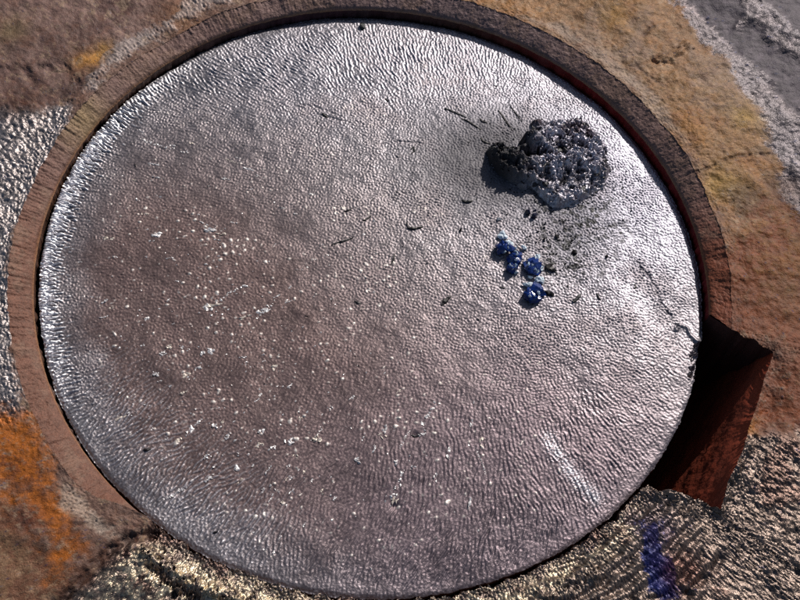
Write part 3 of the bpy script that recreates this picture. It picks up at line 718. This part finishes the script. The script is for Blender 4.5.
# uncountable fine char dust
ps = []
for q in range(520):
    c0 = [((572, 208), 30, 18), ((563, 258), 18, 14), ((560, 190), 42, 14), ((505, 150), 16, 14), ((548, 240), 20, 6)][rg.choice(5, p=[.34, .22, .22, .12, .10])]
    px = (c0[0][0] + rg.normal() * c0[1], c0[0][1] + rg.normal() * c0[2]); p = at([px])[0]
    s_ = rg.uniform(0.0015, 0.0045) * (1.4 if rg.random() < 0.1 else 1)
    v, f = chunk(rg, s_, s_ * rg.uniform(0.5, 1), s_ * 0.8, 7)
    ps.append((v + [p[0], p[1], float(disc_h(*p)) + s_ * 0.3], f))
V, Fc = merge(ps); o = mesh_obj('char_dust', V, Fc, M_soot, None, False)
tag(o, 'fine black char dust scattered below and around the charred lump', 'dust', kind='stuff')

# pale spatter fused to the brown skin of the disc
BEADS = [(213, 307, 12, 5), (208, 310, 6, 5), (262, 314, 9, 4), (246, 320, 7, 3), (213, 353, 6, 5), (203, 356, 4, 3), (187, 375, 9, 6), (198, 371, 5, 3), (182, 343 + 6, 3, 3), (170, 349, 4, 3), (163, 355, 4, 3),
         (157, 376, 3, 4), (184, 394, 4, 2), (143, 347, 3, 2), (147, 319, 4, 4), (272, 371, 8, 4), (291, 388, 4, 2), (216, 427, 4, 4), (222, 424, 3, 3), (228, 438, 4, 3), (261, 433, 5, 3), (260, 445, 5, 4), (272, 450, 5, 3), (289, 444, 5, 6), (296, 458, 5, 4),
         (239, 455, 3, 3), (239, 469, 6, 5), (240, 482, 4, 2), (209, 481, 5, 3), (206, 458, 3, 3), (317, 441, 5, 4), (319, 434, 2, 6), (357, 462, 4, 4), (382, 438, 4, 4), (385, 432, 3, 6), (262, 492, 4, 2), (322, 493, 4, 3), (290, 480, 4, 2), (312, 481, 3, 2), (304, 473, 5, 2), (267, 473, 4, 2),
         (335, 499, 3, 2), (282, 504, 3, 2), (288, 468, 3, 2), (190, 433, 7, 6), (180, 440, 6, 4), (198, 425, 3, 7), (106, 302, 6, 3), (111, 309, 4, 3), (148, 320, 4, 3), (170, 302, 4, 2), (108, 240, 9, 3), (158, 237, 8, 4), (210, 233, 8, 3), (222, 237, 6, 2),
         (170, 261, 5, 2), (147, 261 - 2, 2, 2), (145, 216, 5, 2), (159, 198, 4, 2), (154, 166, 7, 2), (136, 181, 5, 2), (172, 147, 4, 2), (182, 154, 5, 2), (230, 163, 7, 2), (247, 171, 7, 2), (226, 181, 5, 2), (190, 145, 4, 2), (245, 289, 6, 3), (178, 284, 3, 2), (120, 419, 8, 2),
         (363, 438, 4, 2), (373, 451, 2, 5), (287, 480, 3, 2), (396, 462, 3, 5), (412, 470, 3, 4), (395, 500, 4, 6), (435, 478, 3, 6), (472, 424, 3, 9), (480, 444, 3, 8), (448, 455, 2, 9), (470, 505, 3, 8), (300, 420, 3, 2), (330, 410, 3, 3), (352, 400, 2, 4), (398, 395, 2, 4)]
for k, (px_, py_, a_, b_) in enumerate(BEADS):
    p = at([(px_, py_)])[0]; s_ = 1 / 331
    an = math.atan2(p[1] - EYE[1], p[0] - EYE[0]); elong = max(a_, b_) / min(a_, b_)
    aa_, bb_ = max(a_, b_) * 0.92 * s_, min(a_, b_) * 0.92 * s_
    ps = []
    for q in range(rg.integers(4, 8)):
        v, f = chunk(rg, aa_ * rg.uniform(0.3, 0.6), bb_ * rg.uniform(0.35, 0.7), min(bb_, 0.008) * rg.uniform(0.25, 0.5), 9)
        ps.append((v + [rg.uniform(-0.75, 0.75) * aa_, rg.uniform(-0.6, 0.6) * bb_, 0], f))
    V, Fc = merge(ps)
    put('spatter', V, Fc, (px_, py_), an if elong > 1.3 else rg.uniform(0, 3), M_bright if k % 3 else M_palewarm, disc)
for k in range(60):                                            # short bright dashes along the ripples
    px_, py_ = rg.uniform(70, 330), rg.uniform(120, 540); p = at([(px_, py_)])[0]
    if np.hypot(*p) > 0.93: continue
    an = math.atan2(p[1] - EYE[1], p[0] - EYE[0]); L_ = rg.uniform(0.006, 0.017); ps = []
    for q in range(5):
        v, f = chunk(rg, L_ * 0.4, rg.uniform(0.0015, 0.003), 0.0016, 9); ps.append((v + [rg.uniform(-0.8, 0.8) * L_, rg.normal() * 0.0012, 0], f))
    V, Fc = merge(ps); put('dash', V, Fc, (px_, py_), an + rg.normal() * 0.2, M_bright, disc)
STREAKS = [([(141, 140), (152, 144), (160, 147), (173, 151)], 0.006), ([(420, 438), (424, 425), (430, 414), (437, 404)], 0.008), ([(392, 503), (397, 488), (403, 472)], 0.006), ([(400, 450), (404, 440), (410, 433)], 0.003),
           ([(165, 500), (175, 494), (187, 488)], 0.005), ([(485, 475), (480, 460), (474, 448)], 0.003), ([(216, 305), (226, 298), (238, 291)], 0.005), ([(256, 320), (264, 314), (271, 307)], 0.006), ([(206, 236), (214, 232), (217, 229)], 0.004)]
for k, (P, wd) in enumerate(STREAKS):                          # broken runs: chains of small beads
    wd *= 1.5; Q = resample(at(P), wd * 0.5); ps = []
    for q in Q:
        s_ = wd * rg.uniform(0.25, 0.75); v, f = chunk(rg, s_, s_ * rg.uniform(0.6, 1), s_ * 0.35, 9)
        x_, y_ = q + rg.normal(size=2) * wd * 0.35
        ps.append((v + [x_, y_, float(disc_h(x_, y_))], f))
    V, Fc = merge(ps); mesh_obj('run', V, Fc, M_bright, disc, False)
ps = []
for q in range(380):
    px = (rg.normal() * 105 + 235, rg.normal() * 95 + 390)
    p = at([px])[0]
    if np.hypot(*p) > 0.93: continue
    s_ = rg.uniform(0.0018, 0.0042); v, f = chunk(rg, s_ * rg.uniform(1, 1.8), s_, s_ * 0.6, 8)
    an = math.atan2(p[1] - EYE[1], p[0] - EYE[0]); c_, s2 = math.cos(an), math.sin(an)
    v = np.c_[c_ * v[:, 0] - s2 * v[:, 1], s2 * v[:, 0] + c_ * v[:, 1], v[:, 2]]
    ps.append((v + [p[0], p[1], float(disc_h(*p))], f))
V, Fc = merge(ps); o = mesh_obj('fine_spatter', V, Fc, M_bright, disc, False); o['kind'] = 'stuff'
# fine dark grit scattered over the middle of the disc
ps = []
for q in range(110):
    px = (rg.normal() * 110 + 420, rg.normal() * 80 + 220); p = at([px])[0]
    if np.hypot(*p) > 0.9: continue
    L_ = rg.uniform(0.003, 0.010) if rg.random() < 0.5 else 0.003; v, f = chunk(rg, L_, rg.uniform(0.0014, 0.0026), 0.0016, 9)
    an = rg.uniform(0, 3.14); c_, s2 = math.cos(an), math.sin(an)
    ps.append((np.c_[c_ * v[:, 0] - s2 * v[:, 1], s2 * v[:, 0] + c_ * v[:, 1], v[:, 2]] + [p[0], p[1], float(disc_h(*p)) + 0.0006], f))
V, Fc = merge(ps); o = mesh_obj('dark_grit', V, Fc, M_soot, None, False)
tag(o, 'fine dark grit strewn over the middle of the grey disc', 'grit', kind='stuff')
